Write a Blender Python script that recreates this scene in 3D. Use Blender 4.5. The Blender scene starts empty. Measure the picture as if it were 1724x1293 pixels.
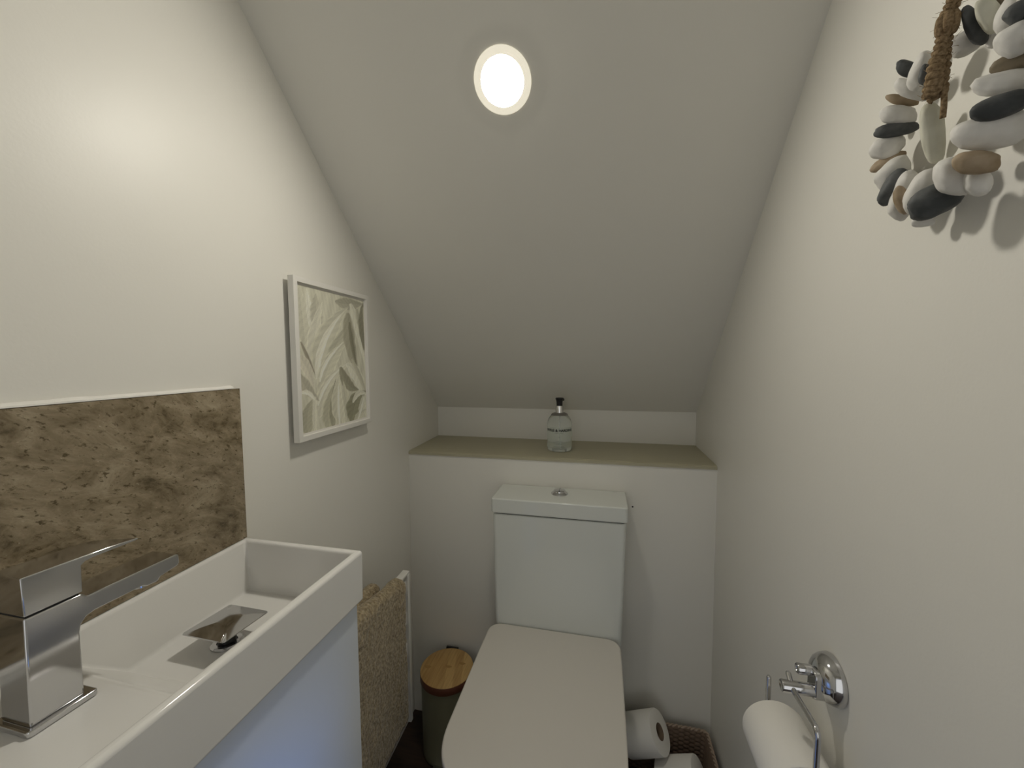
import bpy, bmesh, math, random
import numpy as np
from mathutils import Vector, Matrix, noise
S = bpy.context.scene
COL = S.collection
random.seed(5)

# ------------------------------------------------------------------ camera
ZC = 1.17
cam = bpy.data.objects.new('camera', bpy.data.cameras.new('camera'))
COL.objects.link(cam)
right = Vector((0.9749569, 0.22231009, -0.0061041))
up = Vector((-0.00828914, 0.06375342, 0.99793126))
fwd = Vector((-0.22223934, 0.97288937, -0.06399959))
M = Matrix((right, up, -fwd)).transposed().to_4x4()
M.translation = (0, 0, ZC)
cam.matrix_world = M
cam.data.sensor_width = 36
cam.data.lens = 36 * 667.4556 / 1724
cam.data.clip_start = 0.01
S.camera = cam

# ------------------------------------------------------------------ light
S.view_settings.view_transform = 'Standard'
S.view_settings.look = 'None'
S.view_settings.gamma = 1
S.view_settings.use_curve_mapping = False
S.view_settings.exposure = 0.20
W = bpy.data.worlds.new('world'); S.world = W; W.use_nodes = True
W.node_tree.nodes['Background'].inputs[0].default_value = (0.96, 0.96, 0.94, 1)
W.node_tree.nodes['Background'].inputs[1].default_value = 0.80
# added blue area light for the cabinet's daylight, shining through the made-up low opening
dl = bpy.data.lights.new('added_cabinet_daylight', 'AREA'); dl.shape = 'RECTANGLE'
dl.size = 0.40; dl.size_y = 0.34; dl.color = (0.13, 0.36, 1.0); dl.energy = 19
dlo = bpy.data.objects.new('added_cabinet_daylight', dl); COL.objects.link(dlo)
dlo.location = (1.9, -0.66, 0.36)
dlo.rotation_euler = (Vector((-0.36, 0.28, 0.6)) - dlo.location).to_track_quat('-Z', 'Y').to_euler()
LAMP = 212.0          # radiance of the recessed lamp's lens

# ------------------------------------------------------------------ materials
def mat(name, col, rough=0.5, metal=0.0, spec=0.5, coat=0.0):
    m = bpy.data.materials.new(name); m.use_nodes = True
    b = m.node_tree.nodes['Principled BSDF']
    b.inputs['Base Color'].default_value = (*col, 1)
    b.inputs['Roughness'].default_value = rough
    b.inputs['Metallic'].default_value = metal
    b.inputs['Specular IOR Level'].default_value = spec
    b.inputs['Coat Weight'].default_value = coat
    b.inputs['Coat Roughness'].default_value = 0.05
    return m
def nd(m, t, **k):
    n = m.node_tree.nodes.new(t)
    for a, v in k.items():
        if a in n.inputs: n.inputs[a].default_value = v
        else: setattr(n, a, v)
    return n
def lk(m, a, b): m.node_tree.links.new(a, b)
def bsdf(m): return m.node_tree.nodes['Principled BSDF']
def coords(m, scale=(1, 1, 1), rot=(0, 0, 0)):
    t = nd(m, 'ShaderNodeTexCoord'); mp = nd(m, 'ShaderNodeMapping')
    mp.inputs['Scale'].default_value = scale; mp.inputs['Rotation'].default_value = rot
    lk(m, t.outputs['Object'], mp.inputs['Vector']); return mp.outputs[0]
def add_bump(m, scale, strength, dist=0.002, detail=4, vec=None):
    n = nd(m, 'ShaderNodeTexNoise'); n.inputs['Scale'].default_value = scale; n.inputs['Detail'].default_value = detail
    lk(m, vec or coords(m), n.inputs['Vector'])
    b = nd(m, 'ShaderNodeBump'); b.inputs['Strength'].default_value = strength; b.inputs['Distance'].default_value = dist
    lk(m, n.outputs['Fac'], b.inputs['Height']); lk(m, b.outputs[0], bsdf(m).inputs['Normal'])
    return n
def ramp(m, fac, stops):
    r = nd(m, 'ShaderNodeValToRGB'); e = r.color_ramp.elements
    while len(e) < len(stops): e.new(0.5)
    for x, (p, c) in zip(e, stops): x.position = p; x.color = (*c, 1)
    lk(m, fac, r.inputs[0]); return r.outputs[0]
def mixc(m, fac, a, b, mode='MIX'):
    n = nd(m, 'ShaderNodeMix', data_type='RGBA', blend_type=mode)
    for s, v in ((0, fac), (6, a), (7, b)):
        if hasattr(v, 'links'): lk(m, v, n.inputs[s])
        else: n.inputs[s].default_value = v if s == 0 else (*v, 1)
    return n.outputs[2]

def wall_paint(name, col):
    m = mat(name, col, 0.42, spec=0.35)
    v = coords(m)
    n1 = nd(m, 'ShaderNodeTexNoise', Scale=260.0, Detail=3.0); n2 = nd(m, 'ShaderNodeTexNoise', Scale=9.0, Detail=2.0)
    lk(m, v, n1.inputs['Vector']); lk(m, v, n2.inputs['Vector'])
    b1 = nd(m, 'ShaderNodeBump', Strength=0.10, Distance=0.001); b2 = nd(m, 'ShaderNodeBump', Strength=0.10, Distance=0.012)
    lk(m, n1.outputs['Fac'], b1.inputs['Height']); lk(m, n2.outputs['Fac'], b2.inputs['Height'])
    lk(m, b2.outputs[0], b1.inputs['Normal']); lk(m, b1.outputs[0], bsdf(m).inputs['Normal'])
    return m
PAINT = wall_paint('white_wall_paint', (0.81, 0.793, 0.735))
PAINTC = wall_paint('white_ceiling_paint', (0.81, 0.793, 0.735))
CERAMIC = mat('white_ceramic', (0.80, 0.79, 0.76), 0.10, spec=0.5)
CERAMICT = mat('white_toilet_ceramic', (0.72, 0.74, 0.70), 0.12, spec=0.5)
SEATM = mat('white_seat_plastic', (0.67, 0.64, 0.585), 0.26)
GLOSS = mat('daylight_tinted_lacquer', (0.64, 0.69, 0.76), 0.25, spec=0.5)  # white lacquer with some of the blue daylight put into its colour
CHROME = mat('chrome', (0.60, 0.60, 0.61), 0.10, metal=1)
DARKGAP = mat('dark_gap', (0.02, 0.02, 0.02), 0.6)
WHITEPL = mat('white_plastic', (0.80, 0.79, 0.75), 0.3)
FRAMEM = mat('white_frame_wood', (0.78, 0.76, 0.71), 0.45)
BLACK = mat('black_plastic', (0.006, 0.006, 0.006), 0.35)
PAPER = mat('tissue_paper', (0.84, 0.82, 0.77), 0.95, spec=0.1); add_bump(PAPER, 500, 0.35, 0.0006)
CARD = mat('cardboard', (0.22, 0.16, 0.11), 0.9)
SEAL = mat('white_sealant', (0.82, 0.80, 0.75), 0.4)

# ledge
LEDGE = mat('beige_ledge_paint', (0.44, 0.41, 0.29), 0.55); add_bump(LEDGE, 60, 0.25, 0.002)
# floor
FLOOR = mat('dark_wood_floor', (0.07, 0.04, 0.025), 0.5)
v = coords(FLOOR, (3, 30, 1)); n = nd(FLOOR, 'ShaderNodeTexNoise', Scale=3.0, Detail=5.0); lk(FLOOR, v, n.inputs['Vector'])
lk(FLOOR, ramp(FLOOR, n.outputs['Fac'], [(0.3, (0.015, 0.008, 0.005)), (0.7, (0.05, 0.026, 0.015))]), bsdf(FLOOR).inputs['Base Color'])
# marble splashback
MARB = mat('brown_marble_tile', (0.3, 0.22, 0.14), 0.16, spec=0.5)
v = coords(MARB, (1, 1, 1), (0.45, 0, 0))
vs = nd(MARB, 'ShaderNodeMapping'); vs.inputs['Scale'].default_value = (1, 4.5, 9.5); lk(MARB, v, vs.inputs['Vector'])
nb = nd(MARB, 'ShaderNodeTexNoise', Scale=3.4, Detail=12.0, Roughness=0.70, Distortion=0.5); lk(MARB, vs.outputs[0], nb.inputs['Vector'])
c1 = ramp(MARB, nb.outputs['Fac'], [(0.33, (0.085, 0.066, 0.036)), (0.43, (0.20, 0.157, 0.096)), (0.52, (0.27, 0.217, 0.142)), (0.68, (0.41, 0.345, 0.24))])
nf = nd(MARB, 'ShaderNodeTexNoise', Scale=21.0, Detail=6.0, Roughness=0.72, Distortion=0.3); lk(MARB, vs.outputs[0], nf.inputs['Vector'])
f1 = ramp(MARB, nf.outputs['Fac'], [(0.36, (0, 0, 0)), (0.44, (1, 1, 1))])
c2 = mixc(MARB, f1, (0.095, 0.073, 0.038), c1)
nl = nd(MARB, 'ShaderNodeTexNoise', Scale=34.0, Detail=3.0, Roughness=0.6); lk(MARB, vs.outputs[0], nl.inputs['Vector'])
f3 = ramp(MARB, nl.outputs['Fac'], [(0.68, (0, 0, 0)), (0.74, (0.55, 0.55, 0.55))])
c2 = mixc(MARB, f3, c2, (0.50, 0.43, 0.32))
vv = nd(MARB, 'ShaderNodeTexVoronoi', Scale=13.0, feature='DISTANCE_TO_EDGE')
nw = nd(MARB, 'ShaderNodeTexNoise', Scale=14.0, Detail=4.0); lk(MARB, v, nw.inputs['Vector'])
lk(MARB, mixc(MARB, 0.12, v, nw.outputs['Color'], 'ADD'), vv.inputs['Vector'])
f2 = ramp(MARB, vv.outputs['Distance'], [(0.0, (0.22, 0.22, 0.22)), (0.02, (0, 0, 0))])
lk(MARB, mixc(MARB, f2, c2, (0.40, 0.32, 0.21)), bsdf(MARB).inputs['Base Color'])
# towel
TOWEL = mat('beige_terry', (0.40, 0.32, 0.20), 0.97, spec=0.1)
v = coords(TOWEL); n1 = nd(TOWEL, 'ShaderNodeTexNoise', Scale=170.0, Detail=3.0); n2 = nd(TOWEL, 'ShaderNodeTexNoise', Scale=60.0, Detail=3.0)
lk(TOWEL, v, n1.inputs['Vector']); lk(TOWEL, v, n2.inputs['Vector'])
lk(TOWEL, ramp(TOWEL, n1.outputs['Fac'], [(0.3, (0.19, 0.145, 0.08)), (0.66, (0.50, 0.41, 0.27))]), bsdf(TOWEL).inputs['Base Color'])
b1 = nd(TOWEL, 'ShaderNodeBump', Strength=0.9, Distance=0.003); b2 = nd(TOWEL, 'ShaderNodeBump', Strength=0.6, Distance=0.006)
lk(TOWEL, n1.outputs['Fac'], b1.inputs['Height']); lk(TOWEL, n2.outputs['Fac'], b2.inputs['Height'])
lk(TOWEL, b2.outputs[0], b1.inputs['Normal']); lk(TOWEL, b1.outputs[0], bsdf(TOWEL).inputs['Normal'])
bsdf(TOWEL).inputs['Sheen Weight'].default_value = 0.3
# bamboo
BAMB = mat('bamboo', (0.5, 0.33, 0.13), 0.4)
v = coords(BAMB, (1, 1, 1), (0, 0, math.radians(-14)))
w = nd(BAMB, 'ShaderNodeSeparateXYZ'); lk(BAMB, v, w.inputs[0])
mm = nd(BAMB, 'ShaderNodeMath', operation='MULTIPLY'); lk(BAMB, w.outputs[0], mm.inputs[0]); mm.inputs[1].default_value = 42
fl = nd(BAMB, 'ShaderNodeMath', operation='FLOOR'); lk(BAMB, mm.outputs[0], fl.inputs[0])
wn = nd(BAMB, 'ShaderNodeTexWhiteNoise', noise_dimensions='1D'); lk(BAMB, fl.outputs[0], wn.inputs['W'])
cb = ramp(BAMB, wn.outputs['Value'], [(0.0, (0.44, 0.25, 0.08)), (1.0, (0.74, 0.50, 0.20))])
vg = coords(BAMB, (60, 4, 1), (0, 0, math.radians(-14)))
ng = nd(BAMB, 'ShaderNodeTexNoise', Scale=3.0, Detail=4.0); lk(BAMB, vg, ng.inputs['Vector'])
lk(BAMB, mixc(BAMB, 0.4, cb, ramp(BAMB, ng.outputs['Fac'], [(0.3, (0.34, 0.19, 0.06)), (0.6, (0.66, 0.44, 0.18))])), bsdf(BAMB).inputs['Base Color'])
KNOT = mat('bamboo_knot', (0.42, 0.25, 0.08), 0.5)
BAMBSIDE = mat('brown_lid_edge', (0.16, 0.055, 0.03), 0.45)
BINM = mat('olive_bin_body', (0.20, 0.19, 0.12), 0.4)
# basket
WICK = mat('seagrass', (0.20, 0.14, 0.10), 0.85)
WICKR = mat('basket_rim', (0.40, 0.31, 0.24), 0.8)
# pebbles
def pebble_mat(name, c1, c2):
    m = mat(name, c1, 0.62, spec=0.3); v = coords(m)
    n = nd(m, 'ShaderNodeTexNoise', Scale=70.0, Detail=5.0); lk(m, v, n.inputs['Vector'])
    lk(m, ramp(m, n.outputs['Fac'], [(0.35, c1), (0.7, c2)]), bsdf(m).inputs['Base Color'])
    b = nd(m, 'ShaderNodeBump', Strength=0.25, Distance=0.002); lk(m, n.outputs['Fac'], b.inputs['Height']); lk(m, b.outputs[0], bsdf(m).inputs['Normal'])
    return m
PEB = {'white': pebble_mat('white_pebble', (0.66, 0.645, 0.61), (0.78, 0.765, 0.73)),
       'pale': pebble_mat('cream_pebble', (0.58, 0.57, 0.47), (0.67, 0.66, 0.56)),
       'dark': pebble_mat('slate_pebble', (0.055, 0.060, 0.062), (0.13, 0.135, 0.135)),
       'tan': pebble_mat('tan_pebble', (0.28, 0.21, 0.13), (0.44, 0.35, 0.25)),
       'brown': pebble_mat('brown_pebble', (0.17, 0.14, 0.095), (0.29, 0.24, 0.17))}
JUTE = mat('jute', (0.22, 0.13, 0.065), 0.95, spec=0.1)
v = coords(JUTE); n = nd(JUTE, 'ShaderNodeTexNoise', Scale=420.0, Detail=3.0); lk(JUTE, v, n.inputs['Vector'])
lk(JUTE, ramp(JUTE, n.outputs['Fac'], [(0.3, (0.13, 0.085, 0.045)), (0.7, (0.34, 0.25, 0.15))]), bsdf(JUTE).inputs['Base Color'])
b = nd(JUTE, 'ShaderNodeBump', Strength=1.0, Distance=0.001); lk(JUTE, n.outputs['Fac'], b.inputs['Height']); lk(JUTE, b.outputs[0], bsdf(JUTE).inputs['Normal'])

# ------------------------------------------------------------------ helpers
def link(name, bm, m, parent=None, smooth=True, mods=(), angle=35):
    me = bpy.data.meshes.new(name); bm.normal_update(); bm.to_mesh(me); bm.free()
    for x in (m if isinstance(m, (list, tuple)) else [m]): me.materials.append(x)
    o = bpy.data.objects.new(name, me); COL.objects.link(o)
    if parent: o.parent = parent
    if smooth:
        for p in me.polygons: p.use_smooth = True
        me.set_sharp_from_angle(angle=math.radians(angle))
    for k in mods: k(o)
    return o
def bevel(w, s=3):
    def f(o):
        b = o.modifiers.new('bevel', 'BEVEL'); b.width = w; b.segments = s; b.limit_method = 'ANGLE'; b.angle_limit = math.radians(30); b.harden_normals = False
        for p in o.data.polygons: p.use_smooth = True
    return f
def subsurf(n):
    def f(o):
        s = o.modifiers.new('subd', 'SUBSURF'); s.levels = n; s.render_levels = n
    return f
def tag(o, label, cat, group=None, kind=None):
    o['label'] = label; o['category'] = cat
    if group: o['group'] = group
    if kind: o['kind'] = kind
    return o
def thing(name, label, cat, loc=(0, 0, 0), rz=0, group=None):
    o = bpy.data.objects.new(name, None); COL.objects.link(o); o.location = loc; o.rotation_euler = (0, 0, rz)
    o.empty_display_size = 0.05
    return tag(o, label, cat, group)
def struct(o, label, cat):
    return tag(o, label, cat, kind='structure')
def box(bm, x0, x1, y0, y1, z0, z1, mi=0):
    vs = [bm.verts.new((x, y, z)) for z in (z0, z1) for y in (y0, y1) for x in (x0, x1)]
    for q in ((0, 2, 3, 1), (4, 5, 7, 6), (0, 1, 5, 4), (2, 6, 7, 3), (0, 4, 6, 2), (1, 3, 7, 5)):
        f = bm.faces.new([vs[i] for i in q]); f.material_index = mi
    return vs
def prism(bm, poly, z0, z1, mi=0, xf=None):
    """extrude a polygon (x,y) between z0 and z1; xf maps (a,b,h) to a point"""
    xf = xf or (lambda a, b, h: (a, b, h))
    A = [bm.verts.new(xf(a, b, z0)) for a, b in poly]; B = [bm.verts.new(xf(a, b, z1)) for a, b in poly]
    n = len(poly)
    fs = [bm.faces.new(A[::-1]), bm.faces.new(B)]
    for i in range(n): fs.append(bm.faces.new((A[i], A[(i+1) % n], B[(i+1) % n], B[i])))
    for f in fs: f.material_index = mi
    bmesh.ops.recalc_face_normals(bm, faces=bm.faces)
def lathe(bm, prof, n=48, axis='z', c=(0, 0, 0), mi=0, caps=True):
    def P(r, h, t):
        a, b = r*math.cos(t), r*math.sin(t)
        p = {'z': (a, b, h), 'x': (h, a, b), 'y': (b, h, a)}[axis]
        return (p[0]+c[0], p[1]+c[1], p[2]+c[2])
    rings = [[bm.verts.new(P(r, h, 2*math.pi*i/n)) for i in range(n)] for r, h in prof]
    fs = []
    for a, b in zip(rings, rings[1:]):
        for i in range(n): fs.append(bm.faces.new((a[i], a[(i+1) % n], b[(i+1) % n], b[i])))
    if caps:
        fs.append(bm.faces.new(rings[0][::-1])); fs.append(bm.faces.new(rings[-1]))
    for f in fs: f.material_index = mi
    bmesh.ops.recalc_face_normals(bm, faces=bm.faces)
def tube(bm, pts, r, n=12, mi=0, capround=False):
    pts = [Vector(p) for p in pts]; R = r if isinstance(r, (list, tuple)) else [r]*len(pts)
    t0 = (pts[1]-pts[0]).normalized(); nn = t0.orthogonal().normalized(); rings = []
    for i, p in enumerate(pts):
        t = (pts[min(i+1, len(pts)-1)]-pts[max(i-1, 0)]).normalized()
        nn = (nn - t*nn.dot(t)).normalized(); b = t.cross(nn)
        rings.append([bm.verts.new(p + (nn*math.cos(2*math.pi*k/n)+b*math.sin(2*math.pi*k/n))*R[i]) for k in range(n)])
    for a, b in zip(rings, rings[1:]):
        for i in range(n): bm.faces.new((a[i], a[(i+1) % n], b[(i+1) % n], b[i])).material_index = mi
    for ring, s, p, q in ((rings[0], -1, pts[0], pts[1]), (rings[-1], 1, pts[-1], pts[-2])):
        if capround:
            d = (p-q).normalized(); rr = R[0] if s < 0 else R[-1]
            prev = ring
            for k in (1, 2):
                a = k*math.pi/6
                nr = [bm.verts.new(p + (v.co-p)*math.cos(a) + d*rr*math.sin(a)) for v in ring]
                for i in range(n): bm.faces.new((prev[i], prev[(i+1) % n], nr[(i+1) % n], nr[i]))
                prev = nr
            tip = bm.verts.new(p + d*rr)
            for i in range(n): bm.faces.new((prev[i], prev[(i+1) % n], tip))
        else: bm.faces.new(ring)
    bmesh.ops.recalc_face_normals(bm, faces=bm.faces)
def smooth_path(pts, sub=8):
    P = [Vector(p) for p in pts]; P = [P[0]*2-P[1]] + P + [P[-1]*2-P[-2]]; out = []
    for i in range(1, len(P)-2):
        a, b, c, d = P[i-1:i+3]
        for k in range(sub):
            t = k/sub
            out.append(0.5*((2*b)+(c-a)*t+(2*a-5*b+4*c-d)*t*t+(3*b-a-3*c+d)*t**3))
    out.append(P[-2]); return out
def rrect(x0, x1, y0, y1, r, n=6):
    """rounded rectangle, r: one radius or four (x1y1, x0y1, x0y0, x1y0)"""
    rs = r if isinstance(r, (list, tuple)) else [r]*4; out = []
    for (cx, cy, sx, sy, a0), q in zip(((x1, y1, -1, -1, 0), (x0, y1, 1, -1, 90), (x0, y0, 1, 1, 180), (x1, y0, -1, 1, 270)), rs):
        for k in range(n+1):
            a = math.radians(a0+90*k/n); out.append((cx+sx*q+q*math.cos(a), cy+sy*q+q*math.sin(a)))
    return out
BL = -0.0389
def xl(y): return -0.6037 + BL*(y-1.15)      # the left wall runs very slightly out of square
XR = 0.3045

# ------------------------------------------------------------------ room shell
YB, YU, ZS, ZT, SL = 1.15, 1.4095, 0.8732, 0.9877, 0.9036
YF = -0.95; ZTOP = 2.30
YK = YU - (ZTOP-ZT)/SL          # where the slope meets the flat ceiling
T = 0.08
bm = bmesh.new()
prism(bm, [(-T-0.8, YF-T), (-T-0.8, YU+T), (XR+1.9, YU+T), (XR+1.9, YF-T-0.9), (-T-0.8, YF-T-0.9)], -0.05, 0)
struct(link('floor', bm, FLOOR, smooth=False), 'dark brown wooden floor glimpsed between the bin and the radiator', 'floor')
bm = bmesh.new()
side = [(YF-T, 0), (YU+T, 0), (YU+T, ZT), (YU, ZT), (YK, ZTOP), (YF-T, ZTOP)]
A = [bm.verts.new((xl(y), y, z)) for y, z in side]; B = [bm.verts.new((xl(y)-T, y, z)) for y, z in side]
bm.faces.new(A); bm.faces.new(B[::-1])
for i in range(len(side)): bm.faces.new((A[i], B[i], B[(i+1) % len(side)], A[(i+1) % len(side)]))
bmesh.ops.recalc_face_normals(bm, faces=bm.faces)
struct(link('wall_left', bm, PAINT, smooth=False), 'white painted wall on the left behind basin and picture', 'wall')
# right wall, with a low opening added to let the blue light in
bm = bmesh.new()
D0, D1, DH = -0.22, 0.12, 0.64
side = [(D1, 0), (YU+T, 0), (YU+T, ZT), (YU, ZT), (YK, ZTOP), (YF-T, ZTOP), (YF-T, 0), (D0, 0), (D0, DH), (D1, DH)]
prism(bm, side, XR, XR+T, xf=lambda a, b, h: (h, a, b))
struct(link('wall_right', bm, PAINT, smooth=False), 'white painted wall on the right carrying the pebble wreath and paper holder', 'wall')
bm = bmesh.new()
xa, xb_ = -0.56, XR
prof = [(YB, 0), (YB, ZS-0.006), (YB+0.004, ZS-0.006), (YU, ZS-0.006), (YU, ZT), (YU+T, ZT), (YU+T, 0)]
prism(bm, prof, -0.70, XR, xf=lambda a, b, h: (h, a, b))
for vtx in bm.verts:
    if vtx.co.x < -0.3: vtx.co.x = xl(vtx.co.y) - 0.001
struct(link('wall_back', bm, PAINT, smooth=False), 'white end wall stepping back above the ledge behind the toilet', 'wall')
bm = bmesh.new()
E0, E1, EH = -0.46, 0.24, 2.0
prism(bm, [(-0.75, 0), (-0.75, ZTOP), (XR, ZTOP), (XR, 0), (E1, 0), (E1, EH), (E0, EH), (E0, 0)], YF-T, YF, xf=lambda a, b, h: (a, h, b))
for vtx in bm.verts:
    if vtx.co.x < -0.7: vtx.co.x = xl(vtx.co.y)
struct(link('wall_front', bm, PAINT, smooth=False), 'white wall with the open entrance behind the photographer', 'wall')
# ceiling: sloped under the stairs, flat near the door, with a round hole for the lamp
LC = Vector((-0.1701, 0.6862, 1.6412)); LN = Vector((0, -SL, -1)).normalized()
UA = Vector((1, 0, 0)); VA = LN.cross(UA).normalized()      # VA runs along the slope
bm = bmesh.new()
n = 64; HR = 0.040
ring = [bm.verts.new(LC + (UA*math.cos(2*math.pi*k/n)+VA*math.sin(2*math.pi*k/n))*HR) for k in range(n)]
top = [bm.verts.new(v.co - LN*T) for v in ring]
def slope_pt(x, y): return Vector((x, y, ZT + SL*(YU-y)))
def outer(v):
    d = v.co - LC; a, b_ = d.dot(UA), d.dot(VA); k = 0.09/max(abs(a), abs(b_))
    return LC + UA*a*k + VA*b_*k
sq = [bm.verts.new(outer(v)) for v in ring]
for k in range(n):
    j = (k+1) % n
    bm.faces.new((ring[k], ring[j], sq[j], sq[k])); bm.faces.new((ring[k], top[k], top[j], ring[j]))
ys = sorted([sq[0].co.y, (LC+VA*0.09).y, (LC-VA*0.09).y]); y0q, y1q = (LC+VA*0.09).y, (LC-VA*0.09).y
if y0q > y1q: y0q, y1q = y1q, y0q
x0q, x1q = LC.x-0.09, LC.x+0.09
Q = lambda *p: bm.faces.new([bm.verts.new(slope_pt(x, y)) for x, y in p])
yk = YK
Q((xl(y1q), y1q), (xl(YU), YU), (XR, YU), (XR, y1q)); Q((xl(yk), yk), (xl(y0q), y0q), (XR, y0q), (XR, yk))
Q((xl(y0q), y0q), (xl(y1q), y1q), (x0q, y1q), (x0q, y0q)); Q((x1q, y0q), (x1q, y1q), (XR, y1q), (XR, y0q))
bm.faces.new([bm.verts.new(p) for p in ((xl(YF), YF, ZTOP), (xl(yk), yk, ZTOP), (XR, yk, ZTOP), (XR, YF, ZTOP))])
# upper skin
bm.faces.new([bm.verts.new(p) for p in ((-0.72, YF, ZTOP+T), (-0.72, yk, ZTOP+T), (XR+T, yk, ZTOP+T), (XR+T, YF, ZTOP+T))])
bm.faces.new([bm.verts.new(slope_pt(x, y)+Vector((0, 0, T*1.35))) for x, y in ((-0.72, yk), (-0.72, YU+T), (XR+T, YU+T), (XR+T, yk))])
bmesh.ops.remove_doubles(bm, verts=bm.verts, dist=1e-5)
bmesh.ops.recalc_face_normals(bm, faces=bm.faces)
for f in bm.faces:
    if f.calc_center_median().z < ZTOP and abs(f.normal.dot(LN)) > 0.98 and f.normal.dot(LN) < 0: f.normal_flip()
struct(link('ceiling', bm, PAINTC, smooth=False), 'white sloping ceiling under the stairs with a round downlight', 'ceiling')
# linings: the added low light opening, then the entrance
bm = bmesh.new()
for a in ((D0, D0+0.02, 0, DH), (D1-0.02, D1, 0, DH), (D0+0.02, D1-0.02, DH-0.02, DH)): box(bm, XR-0.008, XR+T+0.008, *a[:2], *a[2:])
struct(link('trim_1', bm, GLOSS, smooth=False), 'white lining of the added low light opening in the right wall', 'trim')
bm = bmesh.new()
for a in ((E0, E0+0.02, 0, EH), (E1-0.02, E1, 0, EH), (E0+0.02, E1-0.02, EH-0.02, EH)): box(bm, a[0], a[1], YF-T-0.01, YF+0.01, a[2], a[3])
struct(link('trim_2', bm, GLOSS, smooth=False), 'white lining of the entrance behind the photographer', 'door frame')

# ledge board
bm = bmesh.new()
pts = [(YB-0.003, ZS-0.006), (YB-0.003, ZS+0.001), (YB+0.004, ZS+0.004), (YU-0.0005, ZS+0.004), (YU-0.0005, ZS-0.0055), (YB+0.004, ZS-0.0055)]
N = 40
rings = []
for k in range(N+1):
    t = k/N
    r = []
    for j, (y, z) in enumerate(pts):
        x = xl(y)+0.0005 + (XR-0.0005-xl(y)-0.0005)*t
        dz = 0.0009*noise.noise((x*14, j, 3.1)) if j in (0, 1, 2) else 0
        r.append(bm.verts.new((x, y, z+dz)))
    rings.append(r)
for a, b in zip(rings, rings[1:]):
    for i in range(len(pts)): bm.faces.new((a[i], a[(i+1) % len(pts)], b[(i+1) % len(pts)], b[i]))
bm.faces.new(rings[0]); bm.faces.new(rings[-1])
bmesh.ops.recalc_face_normals(bm, faces=bm.faces)
tag(link('ledge_shelf', bm, LEDGE, angle=20), 'long beige painted ledge shelf above the toilet cistern', 'shelf')

# ------------------------------------------------------------------ downlight
EMIT = bpy.data.materials.new('lit_lamp_lens'); EMIT.use_nodes = True
nt = EMIT.node_tree; nt.nodes.clear()
e = nt.nodes.new('ShaderNodeEmission'); e.inputs[0].default_value = (1.0, 0.95, 0.84, 1); e.inputs[1].default_value = LAMP
o_ = nt.nodes.new('ShaderNodeOutputMaterial'); nt.links.new(e.outputs[0], o_.inputs[0])
dlamp = thing('downlight', 'round white recessed downlight glowing in the sloping ceiling', 'ceiling light', LC)
Mx = Matrix((UA, VA, LN)).transposed().to_4x4()      # local +z points into the room
dlamp.matrix_world = Matrix.Translation(LC) @ Mx
TRIMM = mat('lamp_trim', (0.85, 0.82, 0.75), 0.35)
# the frosted rim carries some of the lamp's light
bsdf(TRIMM).inputs['Emission Color'].default_value = (1.0, 0.93, 0.74, 1); bsdf(TRIMM).inputs['Emission Strength'].default_value = 0.50
bm = bmesh.new()
lathe(bm, [(0.0395, 0.0003), (0.0488, 0.0004), (0.0494, 0.0012), (0.0488, 0.0020), (0.0470, 0.0023), (0.0420, 0.0024), (0.0385, 0.0027), (0.0372, 0.0030), (0.0364, 0.0024), (0.0363, -0.001), (0.0362, -0.016), (0.0392, -0.016), (0.0395, 0.0003)], 64, caps=False)
link('trim_ring', bm, TRIMM, dlamp)
bm = bmesh.new()
lathe(bm, [(0.0362, -0.002), (0.0350, 0.0018), (0.0338, 0.0010), (0.0337, -0.0075), (0.0362, -0.0075), (0.0362, -0.002)], 64, caps=False)
link('inner_ring', bm, TRIMM, dlamp)
bm = bmesh.new()
lathe(bm, [(0.0335, -0.006), (0.0333, -0.0030), (0.0318, 0.0004), (0.0280, 0.0030), (0.0180, 0.0048), (0.002, 0.0053)], 48)
link('lens', bm, EMIT, dlamp)

# ------------------------------------------------------------------ basin, cabinet, splashback
BF, BFAR, BNEAR, RIM, BBOT = -0.3583, 0.5285, 0.095, 0.8762, 0.797
basin = thing('basin', 'small white ceramic rectangular basin on the gloss cabinet with chrome mixer tap', 'basin', (-0.46, 0.31, BBOT))
O = Vector((-0.46, 0.31, BBOT))
def bx(y): return xl(y)+0.0012
sta = [(0.108, 0.8645, 0.0), (0.268, 0.8630, 0.0), (0.338, 0.7985, 0.003), (0.5185, 0.7960, 0.0)]
bm = bmesh.new()
V = lambda x, y, z: bm.verts.new(Vector((x, y, z))-O)
st = []
for i, (y, zf, k) in enumerate(sta):
    ybot = y if i < 3 else y-0.006
    if i == 0: ybot = y+0.003
    tb = 0.012 if zf < 0.83 else 0.002
    st.append((V(bx(y)+0.009, y, RIM), V(bx(ybot)+0.009+tb, ybot, zf), V(BF-0.0125-tb*0.6, ybot, zf), V(BF-0.0125, y, RIM)))
yo = [BNEAR, 0.268, 0.338, BFAR]
ot = [(V(bx(y), y, RIM), V(BF, y, RIM)) for y in yo]
ob = [(V(bx(y), y, BBOT), V(BF-0.001, y, BBOT)) for y in yo]
F = bm.faces.new
for i in range(3):
    a, b = st[i], st[i+1]
    F((a[0], b[0], b[1], a[1])); F((a[1], b[1], b[2], a[2])); F((a[2], b[2], b[3], a[3]))
    F((ot[i][0], ot[i+1][0], b[0], a[0])); F((a[3], b[3], ot[i+1][1], ot[i][1]))
    F((ot[i][0], ob[i][0], ob[i+1][0], ot[i+1][0])); F((ot[i][1], ot[i+1][1], ob[i+1][1], ob[i][1])); F((ob[i][0], ob[i][1], ob[i+1][1], ob[i+1][0]))
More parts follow.
